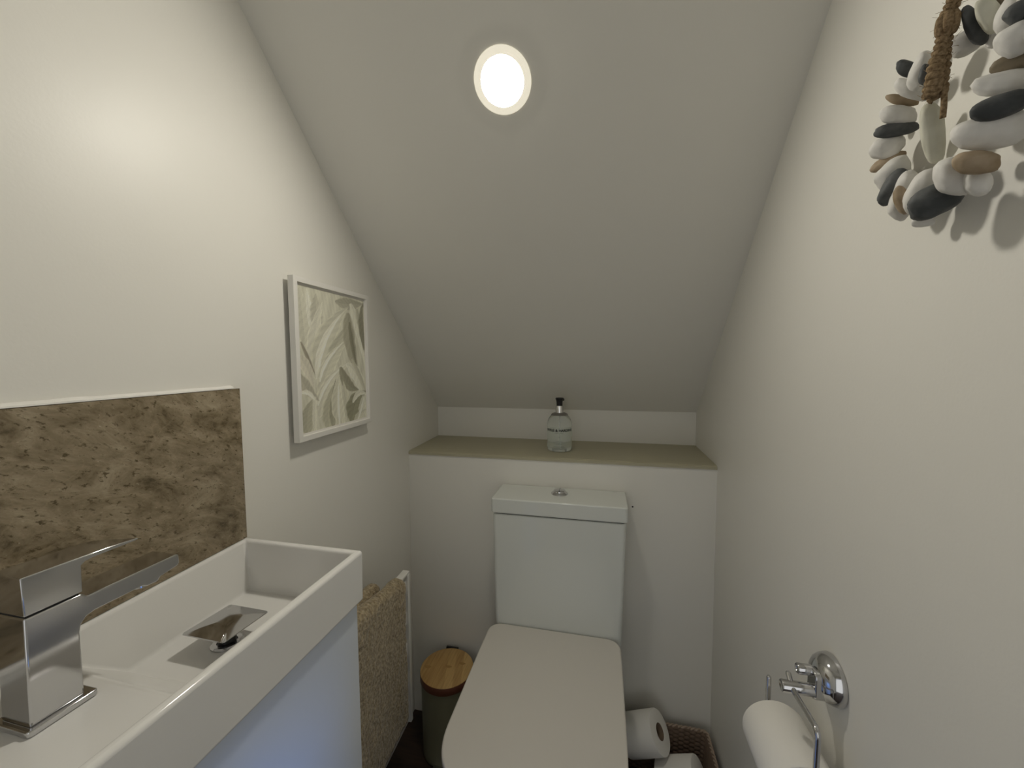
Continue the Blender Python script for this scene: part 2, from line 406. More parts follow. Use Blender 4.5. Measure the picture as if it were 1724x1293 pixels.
F((ot[0][0], ot[0][1], st[0][3], st[0][0])); F((ot[3][0], st[3][0], st[3][3], ot[3][1]))
F(st[0][::-1]); F(st[3])
F((ot[0][0], ob[0][0], ob[0][1], ot[0][1])); F((ot[3][0], ot[3][1], ob[3][1], ob[3][0]))
bmesh.ops.recalc_face_normals(bm, faces=bm.faces)
ba = link('bowl', bm, CERAMIC, basin, mods=[bevel(0.0058, 5)])
ba.modifiers['bevel'].angle_limit = math.radians(12)
ba.data.set_sharp_from_angle(angle=math.radians(60))

# pop up waste
ws = thing('basin_waste', 'chrome square pop-up waste standing raised in the basin', 'waste plug', (-0.480, 0.404, 0.7972))
bm = bmesh.new()
lathe(bm, [(0.0185, 0.0005), (0.0185, 0.002), (0.0165, 0.0035), (0.012, 0.0035), (0.010, 0.002), (0.008, 0.002)], 40); link('collar', bm, CHROME, ws)
bm = bmesh.new(); lathe(bm, [(0.0105, 0.003), (0.0105, 0.011), (0.0085, 0.012), (0.0085, 0.026)], 32); link('stem', bm, BLACK, ws)
bm = bmesh.new()
a = 0.0335
lo = rrect(-a, a, -a, a, 0.004, 4)
r0 = [bm.verts.new((x*0.90, y*0.90, 0.0255)) for x, y in lo]; r1 = [bm.verts.new((x, y, 0.0275)) for x, y in lo]
r2 = [bm.verts.new((x*0.985, y*0.985, 0.0285)) for x, y in lo]
r3 = [bm.verts.new((x*0.6, y*0.6, 0.0306)) for x, y in lo]; r4 = [bm.verts.new((x*0.25, y*0.25, 0.0316)) for x, y in lo]
bm.faces.new(r0[::-1]); bm.faces.new(r4)
for p, q in ((r0, r1), (r1, r2), (r2, r3), (r3, r4)):
    for i in range(len(p)): bm.faces.new((p[i], p[(i+1) % len(p)], q[(i+1) % len(p)], q[i]))
link('cap', bm, CHROME, ws, angle=50)
ws.rotation_euler = (math.radians(-2), 0, math.radians(-1))

# cabinet
CB0, CB1, CBF = 0.10, 0.521, -0.3665
cab = thing('vanity_cabinet', 'white high gloss vanity cabinet under the small basin', 'cabinet', (-0.46, 0.31, 0))
O = Vector((-0.46, 0.31, 0))
bm = bmesh.new()
vs = box(bm, -0.56, CBF-0.016, CB0, CB1, 0.10, BBOT-0.0005); box(bm, -0.56, CBF-0.05, CB0, CB1-0.03, 0, 0.099)
for vtx in bm.verts:
    if vtx.co.x < -0.5: vtx.co.x = xl(vtx.co.y)+0.0012
    vtx.co -= O
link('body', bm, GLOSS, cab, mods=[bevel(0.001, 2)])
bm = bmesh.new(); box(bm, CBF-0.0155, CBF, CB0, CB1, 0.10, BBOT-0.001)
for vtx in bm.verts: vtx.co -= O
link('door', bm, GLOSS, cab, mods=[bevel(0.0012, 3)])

# splashback
sp = thing('splashback', 'brown veined marble tile splashback behind the basin', 'splashback', (xl(0.3), 0.3, RIM))
def wbox(bm, o0, o1, y0, y1, z0, z1, O):
    vs = box(bm, 0, 1, y0, y1, z0, z1)
    for vtx in vs:
        vtx.co.x = xl(vtx.co.y) + (o0 if vtx.co.x < 0.5 else o1)
        vtx.co -= O
O = Vector((xl(0.3), 0.3, RIM))
bm = bmesh.new(); wbox(bm, 0.0005, 0.0065, 0.095, 0.5268, RIM+0.0006, 1.1245, O); link('marble_tile', bm, MARB, sp, mods=[bevel(0.0006, 2)])
bm = bmesh.new()
N = 36
for (o, z) in ((0.0065, 1.1245),):
    pr = [(0.0003, 1.1250), (0.0072, 1.1250), (0.0068, 1.1268), (0.004, 1.1286), (0.0003, 1.1298)]
    rr = []
    for k in range(N+1):
        y = 0.095+(0.515-0.095)*k/N
        rr.append([bm.verts.new(Vector((xl(y)+a*(1+0.10*noise.noise((y*40, 1, 0))), y, 1.1249+(b-1.1249)*(1+0.25*noise.noise((y*30, 5, 0)))))-O) for a, b in pr])
    for p, q in zip(rr, rr[1:]):
        for i in range(5): bm.faces.new((p[i], p[(i+1) % 5], q[(i+1) % 5], q[i]))
    bm.faces.new(rr[0]); bm.faces.new(rr[-1])
    bmesh.ops.recalc_face_normals(bm, faces=bm.faces)
o = link('sealant_bead', bm, SEAL, sp); o['label'] = 'white sealant line along the tile top'

# ------------------------------------------------------------------ mixer tap
TX0, TX1 = -0.4905, -0.4555
TO = Vector((-0.473, 0.230, 0.8637))
tap = thing('mixer_tap', 'chrome square single-lever mixer tap on the near end of the basin', 'tap', TO)
def xprism(name, poly, x0, x1, w, seg=3, parent=tap, m=CHROME):
    bm = bmesh.new(); prism(bm, poly, x0, x1, xf=lambda a, b, h: (h-TO.x, a-TO.y, b-TO.z))
    return link(name, bm, m, parent, mods=[bevel(w, seg)])
bm = bmesh.new(); prism(bm, [(x-TO.x, y-TO.y) for x, y in rrect(TX0-0.005, TX1+0.0045, 0.2070, 0.2535, 0.003, 4)], 0, 0.0055)
link('base_plate', bm, CHROME, tap, mods=[bevel(0.0012, 2)])
# body column flowing into the spout
body = [(0.2108, 0.8690), (0.2460, 0.8690), (0.2462, 0.9270), (0.2475, 0.9335), (0.2515, 0.9385), (0.2580, 0.9402), (0.297, 0.9405), (0.3010, 0.9380), (0.3110, 0.9375), (0.3135, 0.9412), (0.3310, 0.9440),
        (0.3335, 0.9465), (0.3330, 0.9560), (0.3300, 0.9572), (0.2530, 0.9568), (0.2495, 0.9610), (0.2125, 0.9610)]
bm = bmesh.new()
prism(bm, body, TX0, TX1, xf=lambda a, b, h: (h-TO.x, a-TO.y, b-TO.z))
ob_ = link('body', bm, CHROME, tap, mods=[bevel(0.0016, 4)])
bm = bmesh.new(); box(bm, TX0-TO.x+0.002, TX1-TO.x-0.002, 0.2140-TO.y, 0.2480-TO.y, 0.9605-TO.z, 0.9632-TO.z); link('seam_ring', bm, DARKGAP, tap, smooth=False)
lever = [(0.2125, 0.9628), (0.2497, 0.9628), (0.2502, 0.9868), (0.2530, 0.9893), (0.2600, 0.9902), (0.2930, 0.9902), (0.2960, 0.9908), (0.2950, 0.9922), (0.2700, 0.9940), (0.2120, 0.9955)]
bm = bmesh.new()
prism(bm, lever, TX0-0.001, TX1+0.0005, xf=lambda a, b, h: (h-TO.x, a-TO.y, b-TO.z))
for vtx in bm.verts:
    if vtx.co.y+TO.y > 0.29 and vtx.co.x+TO.x < -0.48: vtx.co.y -= 0.014
link('lever', bm, CHROME, tap, mods=[bevel(0.0011, 3)])
bm = bmesh.new(); lathe(bm, [(0.0085, -0.003), (0.0095, -0.0025), (0.0095, 0.001), (0.0085, 0.001)], 32, c=(0, 0.3055-TO.y, 0.9372-TO.z)); link('aerator', bm, CHROME, tap)

# ------------------------------------------------------------------ picture
pf_x = xl(0.77)
pic = thing('picture_frame', 'white framed print of pale sage leaves on the left wall', 'picture', (pf_x, 0.7688, 1.1698), math.atan(-BL))
PW, PH, PD, FB = 0.130, 0.1585, 0.0210, 0.0105
# local: +y along the wall, +z up, +x into the room
bm = bmesh.new()
def fbar(poly_y, poly_z):
    pass
prf = [(0.0090, 0), (PD, 0), (PD+0.0005, 0.002), (PD+0.0005, FB-0.0005), (PD-0.0006, FB), (0.0155, FB), (0.0155, FB+0.004), (0.0090, FB+0.004)]
cor = [(-PW, -PH, 1, 1), (PW, -PH, -1, 1), (PW, PH, -1, -1), (-PW, PH, 1, -1)]
rr = [[bm.verts.new((x, cy+sy*d, cz+sz*d)) for x, d in prf] for cy, cz, sy, sz in cor]
for a in range(4):
    p, q = rr[a], rr[(a+1) % 4]
    for i in range(len(prf)): bm.faces.new((p[i], p[(i+1) % len(prf)], q[(i+1) % len(prf)], q[i]))
bmesh.ops.recalc_face_normals(bm, faces=bm.faces)
link('frame', bm, FRAMEM, pic, angle=30)
# the print: leaves brushed in sage, cream and olive, painted on a fine grid
NU, NV = 150, 190
leaves = [ # base, control, tip (in a 440 x 850 sheet seen upright), half width, colour, veins
 ((240,60),(330,60),(430,30),40,(0.42,0.40,0.29)), ((40,330),(30,150),(20,20),46,(0.56,0.545,0.43)), ((100,300),(70,170),(60,10),20,(0.68,0.67,0.58)),
 ((120,260),(100,140),(110,30),36,(0.50,0.48,0.37)), ((90,520),(60,330),(150,60),40,(0.63,0.61,0.50)),
 ((105,520),(130,250),(320,70),62,(0.575,0.56,0.43)), ((100,540),(100,300),(300,95),18,(0.72,0.70,0.60)),
 ((150,560),(170,380),(330,170),34,(0.50,0.485,0.35)), ((120,640),(150,420),(310,300),46,(0.60,0.585,0.45)), ((115,560),(130,430),(300,290),9,(0.74,0.73,0.63)),
 ((310,130),(300,330),(380,560),42,(0.40,0.375,0.255)), ((320,180),(330,330),(370,500),14,(0.30,0.28,0.17)), ((335,60),(420,250),(440,520),32,(0.66,0.65,0.54)),
 ((380,80),(400,200),(420,330),16,(0.48,0.46,0.33)), ((440,30),(410,200),(430,380),34,(0.30,0.28,0.18)), ((430,60),(440,150),(434,300),8,(0.52,0.50,0.36)),
 ((110,760),(130,560),(320,440),44,(0.62,0.60,0.47)), ((100,700),(140,540),(310,445),9,(0.73,0.72,0.62)),
 ((250,490),(290,640),(380,640),34,(0.34,0.32,0.20)), ((300,470),(380,500),(430,760),40,(0.66,0.65,0.54)), ((330,430),(400,560),(440,700),16,(0.53,0.51,0.38)),
 ((10,520),(30,600),(110,680),30,(0.46,0.43,0.32)), ((20,330),(60,440),(90,520),9,(0.34,0.29,0.20)), ((0,400),(50,460),(80,600),28,(0.60,0.555,0.45)),
 ((10,620),(50,590),(100,700),12,(0.72,0.70,0.61)), ((40,860),(20,740),(70,660),34,(0.44,0.42,0.29)), ((80,850),(70,740),(90,640),12,(0.66,0.64,0.52)),
 ((160,860),(140,740),(200,580),34,(0.50,0.48,0.33)), ((190,860),(170,740),(215,540),20,(0.40,0.38,0.25)), ((250,860),(190,700),(240,520),40,(0.63,0.61,0.47)), ((230,860),(215,700),(236,560),7,(0.75,0.74,0.64)),
 ((300,860),(290,740),(260,560),28,(0.58,0.56,0.42)), ((320,840),(330,680),(440,660),60,(0.33,0.32,0.18)), ((330,720),(380,620),(450,700),18,(0.68,0.67,0.56)),
 ((440,860),(380,800),(410,680),34,(0.62,0.61,0.49)), ((340,860),(370,810),(440,790),24,(0.57,0.56,0.43)), ((360,860),(400,760),(412,700),7,(0.74,0.73,0.63))]
uu, vv_ = np.meshgrid(np.arange(NU+1)/NU*440, (1-np.arange(NV+1)/NV)*860)
img = np.zeros((NV+1, NU+1, 3)); img[:] = (0.60, 0.585, 0.46)
rng = np.random.RandomState(3)
streak = np.sin(uu*0.11+vv_*0.021)*0.03 + np.sin(uu*0.31-vv_*0.05)*0.02
img += streak[..., None]
for b0, b1_, b2_, hw, c in leaves:
    ts = np.linspace(0, 1, 50)
    px = (1-ts)**2*b0[0]+2*ts*(1-ts)*b1_[0]+ts**2*b2_[0]; py = (1-ts)**2*b0[1]+2*ts*(1-ts)*b1_[1]+ts**2*b2_[1]
    dx, dy = np.gradient(px), np.gradient(py)
    d2 = (uu[..., None]-px)**2+(vv_[..., None]-py)**2
    k = d2.argmin(-1); d = np.sqrt(d2.min(-1)); t = ts[k]
    sgn = np.sign((uu-px[k])*dy[k]-(vv_-py[k])*dx[k])
    wv = hw*np.sin(math.pi*np.clip(t*0.93+0.07, 0, 1)**0.8)*(1+0.06*np.sin(t*23+sgn))+0.5
    m_ = np.clip((wv-d)/2.5+0.5, 0, 1)
    q = d/np.maximum(wv, 1)
    vein = 0.10*np.sin(t*46+q*7*sgn)*(0.3+q)*0.55 - 0.05*sgn*(q < 1)
    rim = np.where(q > 0.84, 0.12, 0)+np.where(q < 0.05, -0.08, 0)
    cc = np.array(c)[None, None]*(1+vein+rim)[..., None]
    img = img*(1-m_[..., None]*0.92)+cc*m_[..., None]*0.92
img = np.clip(img*(1+rng.randn(NV+1, NU+1, 1)*0.015), 0, 0.85)
lum = img.mean(-1, keepdims=True)
img = np.clip(img*0.55+lum*0.45*np.array([1.05, 1.03, 0.86]), 0, 1)*np.clip((0.62+(lum-0.56)*1.3)/lum, 0.3, 1.4)*1.05
img = np.clip(img, 0.02, 0.85)
bm = bmesh.new()
iw, ih = PW-FB-0.0002, PH-FB-0.0002
gv = [[bm.verts.new((0.0152, -iw+2*iw*i/NU, -ih+2*ih*j/NV)) for i in range(NU+1)] for j in range(NV+1)]
for j in range(NV):
    for i in range(NU): bm.faces.new((gv[j][i], gv[j][i+1], gv[j+1][i+1], gv[j+1][i]))
bm.normal_update()
ART = mat('leaf_print', (1, 1, 1), 0.6)
at = nd(ART, 'ShaderNodeVertexColor'); at.layer_name = 'ink'; lk(ART, at.outputs[0], bsdf(ART).inputs['Base Color'])
art = link('print', bm, ART, pic)
ca = art.data.color_attributes.new('ink', 'FLOAT_COLOR', 'POINT')
flat = np.concatenate([img.reshape(-1, 3), np.ones(((NV+1)*(NU+1), 1))], 1).astype(np.float32)
ca.data.foreach_set('color', flat.ravel())
bm = bmesh.new(); box(bm, 0.0095, 0.0148, -iw, iw, -ih, ih); box(bm, 0.0004, 0.0095, -0.02, 0.02, 0.09, 0.12); link('backing_board', bm, FRAMEM, pic, smooth=False)

# ------------------------------------------------------------------ toilet
TO2 = Vector((-0.118, 0.95, 0))
toi = thing('toilet', 'white close-coupled toilet with square cistern and closed lid', 'toilet', TO2)
def tl(name, bm, m, mods=(), angle=35, parent=toi):
    for vtx in bm.verts: vtx.co -= TO2
    return link(name, bm, m, parent, mods=mods, angle=angle)
CZ0, CZ1 = 0.415, 0.7490
bm = bmesh.new()
lv = [(CZ0, -0.2860, 0.0540, 1.022), (0.56, -0.2890, 0.0590, 1.0225), (0.70, -0.2905, 0.0625, 1.023), (CZ1-0.0025, -0.2912, 0.0640, 1.0235)]
rings = [[bm.verts.new((x, y, z)) for x, y in rrect(a, b, c, 1.1485, [0.004, 0.004, 0.012, 0.012], 5)] for z, a, b, c in lv]
bm.faces.new(rings[0][::-1]); bm.faces.new(rings[-1])
for a, b in zip(rings, rings[1:]):
    for i in range(len(a)): bm.faces.new((a[i], a[(i+1) % len(a)], b[(i+1) % len(a)], b[i]))
tl('cistern', bm, CERAMICT, [bevel(0.003, 3)], 40)
bm = bmesh.new(); prism(bm, rrect(-0.2880, 0.0605, 1.027, 1.1455, 0.008, 4), CZ1-0.003, CZ1+0.001); tl('cistern_seam', bm, DARKGAP)
bm = bmesh.new(); prism(bm, rrect(-0.2944, 0.0668, 1.0200, 1.1490, [0.006, 0.006, 0.008, 0.008], 5), CZ1+0.0005, 0.7905); tl('cistern_lid', bm, CERAMICT, [bevel(0.0035, 4)], 40)
bm = bmesh.new()
FC = (-0.1147, 1.094, 0.7905)
lathe(bm, [(0.0235, 0), (0.0235, 0.0015), (0.0215, 0.0035), (0.0170, 0.0065), (0.0160, 0.0095), (0.0145, 0.0105), (0.006, 0.0112)], 48, c=FC)
fb = tl('flush_button', bm, CHROME)
bm = bmesh.new(); box(bm, -0.1152, -0.1142, 1.079, 1.109, 0.8000, 0.80195); tl('button_split', bm, DARKGAP)
bm = bmesh.new()
for k in range(3): box(bm, 0.031+k*0.0042, 0.0343+k*0.0042, 1.1375, 1.1395, 0.7904, 0.7907)
tl('maker_mark', bm, mat('grey_print', (0.35, 0.35, 0.34), 0.5))
# lid and seat outline
def dshape(g=0.0, yb=1.0195):
    """closed outline, front (towards the door) is low y"""
    x0, x1, yf = -0.2975+g, 0.0520-g, 0.578+g
    out = []
    R = 0.034
    for a in range(0, 91, 15): out.append((x1-0.001-R+R*math.cos(math.radians(a)), yb-g-R+R*math.sin(math.radians(a))))
    for a in range(90, 181, 15): out.append((x0+0.001+R+R*math.cos(math.radians(a)), yb-g-R+R*math.sin(math.radians(a))))
    out += [(x0, 0.90), (x0, 0.80), (x0, 0.72)]
    cx = (x0+x1)/2; hw = (x1-x0)/2; hl = 0.715-yf
    for a in range(2, 178, 4):           # superellipse front
        t = math.radians(180+a); c, s_ = math.cos(t), math.sin(t); e_ = 2/2.7
        out.append((cx+hw*math.copysign(abs(c)**e_, c), 0.715+hl*math.copysign(abs(s_)**e_, s_)))
    out += [(x1, 0.72), (x1, 0.80), (x1, 0.90)]
    return out
bm = bmesh.new(); prism(bm, dshape(0), 0.4225, 0.4400); tl('lid', bm, SEATM, [bevel(0.004, 4)], 50)
bm = bmesh.new(); prism(bm, dshape(0.003, 1.0), 0.4045, 0.4215); tl('seat', bm, SEATM, [bevel(0.003, 3)], 50)
bm = bmesh.new()
rings = []
for z, sx, yf, yb in ((0, 0.66, 0.70, 1.13), (0.03, 0.66, 0.695, 1.13), (0.20, 0.70, 0.66, 1.13), (0.33, 0.88, 0.60, 1.13), (0.385, 0.97, 0.584, 1.13), (0.404, 0.97, 0.584, 1.13)):
    cx = -0.1228; ring = []
    for (x, y) in dshape(0.004, 1.13):
        t = (y-0.582)/(1.126-0.582)
        ring.append(bm.verts.new((cx+(x-cx)*sx, yf+(yb-yf)*t, z)))
    rings.append(ring)
bm.faces.new(rings[0][::-1]); bm.faces.new(rings[-1])
for a, b in zip(rings, rings[1:]):
    for i in range(len(a)): bm.faces.new((a[i], a[(i+1) % len(a)], b[(i+1) % len(a)], b[i]))
bmesh.ops.recalc_face_normals(bm, faces=bm.faces)
tl('pan', bm, CERAMICT, [bevel(0.003, 2)], 40)

# ------------------------------------------------------------------ soap bottle
GLASS = mat('clear_soap', (0.93, 0.97, 0.94), 0.06, spec=0.5)
bsdf(GLASS).inputs['Transmission Weight'].default_value = 0.80; bsdf(GLASS).inputs['IOR'].default_value = 1.36
LABEL = mat('faint_label', (0.62, 0.68, 0.60), 0.5)
bsdf(LABEL).inputs['Alpha'].default_value = 0.30
INK = mat('dark_print', (0.04, 0.045, 0.04), 0.6)
INK2 = mat('faded_print', (0.20, 0.22, 0.19), 0.6)
SB = Vector((-0.1325, 1.258, ZS+0.0042))
bot = thing('soap_bottle', 'clear pump soap bottle with black cap on the beige ledge', 'soap bottle', SB)
BR = 0.0395
bm = bmesh.new()
prof = [(0.030, 0.0), (0.0365, 0.0012), (BR-0.0006, 0.006), (BR, 0.011), (BR, 0.078), (0.0388, 0.088), (0.0362, 0.098), (0.0315, 0.107), (0.0250, 0.1135), (0.0185, 0.1165), (0.0130, 0.118), (0.0125, 0.122)]
lathe(bm, prof, 64); link('bottle_body', bm, GLASS, bot)
bm = bmesh.new(); lathe(bm, [(0.0265, 0.1128), (0.0268, 0.1148), (0.0215, 0.1185), (0.0150, 0.1205), (0.0128, 0.1205)], 48, caps=False)
link('shoulder_ring', bm, mat('grey_collar', (0.18, 0.17, 0.15), 0.3), bot)
bm = bmesh.new(); lathe(bm, [(0.0128, 0.119), (0.0128, 0.1405), (0.0118, 0.1425), (0.006, 0.1425)], 48); link('metal_collar', bm, mat('silver_collar', (0.8, 0.8, 0.8), 0.18, metal=1), bot)
bm = bmesh.new(); lathe(bm, [(0.0095, 0.1425), (0.0098, 0.154), (0.0112, 0.160), (0.0128, 0.1635), (0.0128, 0.166), (0.0112, 0.1675), (0.004, 0.168)], 48)
# nozzle of the pump, pointing away to the right and back
tube(bm, [(0.002, 0.006, 0.1615), (0.006, 0.02, 0.1625), (0.009, 0.031, 0.1600), (0.0095, 0.0335, 0.1560)], [0.0045, 0.0042, 0.0036, 0.003], 12)
link('pump_cap', bm, BLACK, bot)
bm = bmesh.new(); tube(bm, [(0, 0, 0.118), (0.001, 0, 0.06), (0.004, -0.002, 0.006)], 0.0022, 10); link('dip_tube', bm, WHITEPL, bot)
bm = bmesh.new()
nseg = 40; half = math.radians(72); az = math.radians(-90) + 0.08     # faces the camera
lab = [[bm.verts.new(((BR+0.0003)*math.cos(az-half+2*half*i/nseg), (BR+0.0003)*math.sin(az-half+2*half*i/nseg), z)) for z in (0.010, 0.078)] for i in range(nseg+1)]
for a, b in zip(lab, lab[1:]): bm.faces.new((a[0], b[0], b[1], a[1]))
lb = link('label', bm, LABEL, bot)
def wraptext(name, body, size, zc, m, bold=0.0, parent=lb, sx=1.0):
    cu = bpy.data.curves.new(name, 'FONT'); cu.body = body; cu.size = size; cu.align_x = 'CENTER'; cu.offset = bold; cu.extrude = 0.00012
    to = bpy.data.objects.new(name, cu); COL.objects.link(to)
    bpy.context.view_layer.update(); dg = bpy.context.evaluated_depsgraph_get(); me = bpy.data.meshes.new_from_object(to.evaluated_get(dg))
    bpy.data.objects.remove(to); bpy.data.curves.remove(cu)
    for vtx in me.vertices:
        x, y, z = vtx.co; a = az + x*sx/BR; R_ = BR+0.0006+z
        vtx.co = (R_*math.cos(a), R_*math.sin(a), zc+y)
    me.materials.clear(); me.materials.append(m); print('TEXT', body, len(me.vertices))
    o = bpy.data.objects.new(name, me); COL.objects.link(o); o.parent = parent
    return o
wraptext('lettering', 'BAYLIS & HARDING', 0.0105, 0.0650, INK, 0.00045, sx=1.04)
wraptext('lettering', 'ENGLAND', 0.0036, 0.0590, INK2, sx=1.6)
bm = bmesh.new()
def dash(z, h, x0, x1):
    n_ = 8; ps = [[((BR+0.0007)*math.cos(az+x/BR), (BR+0.0007)*math.sin(az+x/BR), zz) for zz in (z, z+h)] for x in np.linspace(x0, x1, n_)]
    vs = [[bm.verts.new(p) for p in q] for q in ps]
    for a, b in zip(vs, vs[1:]): bm.faces.new((a[0], b[0], b[1], a[1]))
random.seed(9)
for z, h, x in ((0.0455, 0.0035, 0.0012), (0.0345, 0.0014, 0.010), (0.0300, 0.0010, 0.021), (0.0250, 0.0012, 0.010), (0.0165, 0.0017, 0.018), (0.0130, 0.0010, 0.022), (0.0095, 0.0012, 0.012)):
    c0 = -x
    while c0 < x:
        c1 = min(x, c0 + random.uniform(0.0015, 0.004)); dash(z, h, c0, c1); c0 = c1 + 0.0008
link('small_print', bm, INK2, lb)

# ------------------------------------------------------------------ radiator and towels
WR = math.atan(-BL)
RO = Vector((xl(0.72), 0.72, 0))
rad = thing('towel_radiator', 'slim white towel radiator on the left wall beyond the basin', 'radiator', RO, WR)
# local x = distance from wall, y along the wall
R0, R1 = -0.17, 0.196
for nm, y in (('side_rail', R0), ('side_rail', R1)):
    bm = bmesh.new(); box(bm, 0.092, 0.104, y-0.006, y+0.006, 0.200, 0.6080); link(nm, bm, WHITEPL, rad, mods=[bevel(0.0015, 2)])
for k in range(4):
    bm = bmesh.new(); z = 0.32+0.085*k; box(bm, 0.090, 0.098, R0+0.004, R1-0.004, z-0.018, z+0.018); link('cross_bar', bm, WHITEPL, rad, mods=[bevel(0.003, 2)])
bm = bmesh.new(); box(bm, 0.084, 0.1035, R1-0.040, R1+0.0062, 0.6082, 0.6140)
link('top_cap', bm, WHITEPL, rad, mods=[bevel(0.0015, 2)])
for z in (0.45, 0.26):
    bm = bmesh.new(); tube(bm, [(0.0015, R1-0.02, z-0.01), (0.09, R1-0.02, z-0.01)], 0.008, 14); box(bm, 0.0012, 0.006, R1-0.035, R1-0.005, z-0.03, z+0.01)
    link('wall_bracket', bm, WHITEPL, rad, mods=[bevel(0.001, 2)])
bm = bmesh.new(); tube(bm, [(0.075, R1+0.024, 0.215), (0.075, R1+0.024, 0.25)], [0.011, 0.009], 16, capround=True); tube(bm, [(0.098, R1, 0.245), (0.085, R1+0.016, 0.235), (0.076, R1+0.024, 0.22)], 0.007, 12)
tube(bm, [(0.075, R1+0.024, 0.218), (0.06, R1+0.024, 0.15), (0.02, R1+0.022, 0.12)], 0.006, 12)
link('valve', bm, WHITEPL, rad)

def towel(name, label, y0, y1, zt0, zt1, xfront, xback, zfb, zbb, seed, group=None, cut=None, parent_loc=RO):
    """cloth folded over a rail: front sheet, rounded fold, back sheet; a closed thick sheet"""
    NYs, NT = 90, 150
    bm = bmesh.new()
    rc = (xfront-xback)/2; xc = (xfront+xback)/2
    grid = []
    for i in range(NYs+1):
        s = i/NYs; y = y0+(y1-y0)*s; zt = zt0+(zt1-zt0)*s
        zb = zfb if not cut else zfb + cut(s)
        Lf = zt-rc-zb; Lb = zt-rc-zbb; Lc = math.pi*rc; tot = Lf+Lc+Lb; row = []
        for j in range(NT+1):
            d = tot*j/NT
            if d < Lf: p = Vector((xfront, y, zb+d)); nrm = Vector((1, 0, 0))
            elif d < Lf+Lc:
                a = (d-Lf)/rc; p = Vector((xc+rc*math.cos(a), y, zt-rc+rc*math.sin(a))); nrm = Vector((math.cos(a), 0, math.sin(a)))
            else: p = Vector((xback, y, zt-rc-(d-Lf-Lc))); nrm = Vector((-1, 0, 0))
            q = Vector((p.x*9, p.y*9, p.z*5+seed))
            w_ = noise.noise(q)*0.006 + noise.noise(p*38+Vector((seed, 0, 0)))*0.0016 + noise.noise(p*150)*0.0022 + noise.noise(p*330)*0.0007
            edge = min(s, 1-s)*NYs
            e_ = -0.004*max(0, 1-edge/3)**2
            p2 = p + nrm*(max(-0.002, w_) + e_ if d < Lf+Lc else 0.3*w_)
            row.append(bm.verts.new(p2))
        grid.append(row)
    for a, b in zip(grid, grid[1:]):
        for j in range(NT): bm.faces.new((a[j], b[j], b[j+1], a[j+1]))
    bmesh.ops.recalc_face_normals(bm, faces=bm.faces)
    o = link(name, bm, TOWEL, None, angle=180)
    o.location = parent_loc; o.rotation_euler = (0, 0, WR)
    so = o.modifiers.new('thick', 'SOLIDIFY'); so.thickness = 0.006; so.offset = -1
    return tag(o, label, 'towel', group)
towel('bath_towel', 'beige terry towel draped over the front of the radiator', -0.175, 0.152, 0.6800, 0.6220, 0.118, 0.076, 0.255, 0.30, 3.0)
towel('hand_towel', 'rolled beige towel edge showing between radiator and wall', -0.15, 0.118, 0.628, 0.626, 0.070, 0.030, 0.36, 0.40, 8.0)

# ------------------------------------------------------------------ bin
BC = Vector((-0.4460, 1.0560, 0))
bn = thing('pedal_bin', 'small round bin with bamboo lid in the corner beside the toilet', 'bin', BC)
bm = bmesh.new(); lathe(bm, [(0.070, 0.0), (0.073, 0.004), (0.0735, 0.012), (0.0755, 0.226)], 64); link('bin_body', bm, BINM, bn)
bm = bmesh.new(); lathe(bm, [(0.0775, 0.2265), (0.0785, 0.228), (0.0785, 0.2475), (0.0780, 0.2490)], 64); link('lid_edge', bm, BAMBSIDE, bn)
bm = bmesh.new(); lathe(bm, [(0.0781, 0.2490), (0.0779, 0.2505), (0.0765, 0.2512), (0.02, 0.2512)], 64); ld = link('bamboo_lid', bm, BAMB, bn)
for x, y, sx, sy in ((-0.056, -0.012, 0.010, 0.006), (0.004, 0.002, 0.010, 0.005), (0.040, 0.022, 0.010, 0.005)):
    bm = bmesh.new(); vs = [bm.verts.new((x+sx*math.cos(a)*(1+0.2*math.sin(3*a)), y+sy*math.sin(a), 0.2514)) for a in np.linspace(0, 2*math.pi, 16, endpoint=False)]
    bm.faces.new(vs); link('knot_mark', bm, KNOT, ld)
bm = bmesh.new(); box(bm, -0.034, 0.006, 0.0765, 0.0835, 0.215, 0.2520); link('hinge', bm, BLACK, bn, mods=[bevel(0.001, 2)])
bm = bmesh.new(); box(bm, -0.015, 0.015, -0.095, -0.060, 0.006, 0.013); link('pedal', bm, CHROME, bn, mods=[bevel(0.002, 2)])

# ------------------------------------------------------------------ basket of spare rolls
KO = Vector((0.161, 1.012, 0))
bk = thing('storage_basket', 'brown woven basket on the floor right of the toilet holding spare rolls', 'basket', KO)
hx, hy, kh = 0.128, 0.110, 0.140
bm = bmesh.new()
NA, NZ = 256, 24
outl = rrect(-hx, hx, -hy, hy, 0.012, 6)
# resample the outline evenly
seg = [Vector((*p, 0)) for p in outl] + [Vector((*outl[0], 0))]
cum = [0]
for a, b in zip(seg, seg[1:]): cum.append(cum[-1]+(b-a).length)
def at_(d):
    d %= cum[-1]
    for i in range(len(cum)-1):
        if cum[i+1] >= d: return seg[i].lerp(seg[i+1], (d-cum[i])/max(1e-9, cum[i+1]-cum[i])), (seg[i+1]-seg[i]).normalized()
rows = []
for j in range(NZ*3+1):
    z = kh*j/(NZ*3); row = []
    for i in range(NA):
        p, t = at_(cum[-1]*i/NA); nn = Vector((t.y, -t.x, 0))
        band = int(j/3); wv = 0.0022*math.cos(math.pi*(i/4+band))*math.sin(math.pi*((j % 3)+0.5)/3)
        taper = 0.92+0.08*z/kh
        row.append(bm.verts.new(Vector((p.x*taper, p.y*taper, z+0.001)) + nn*wv))
    rows.append(row)
for a, b in zip(rows, rows[1:]):
    for i in range(NA): bm.faces.new((a[i], a[(i+1) % NA], b[(i+1) % NA], b[i]))
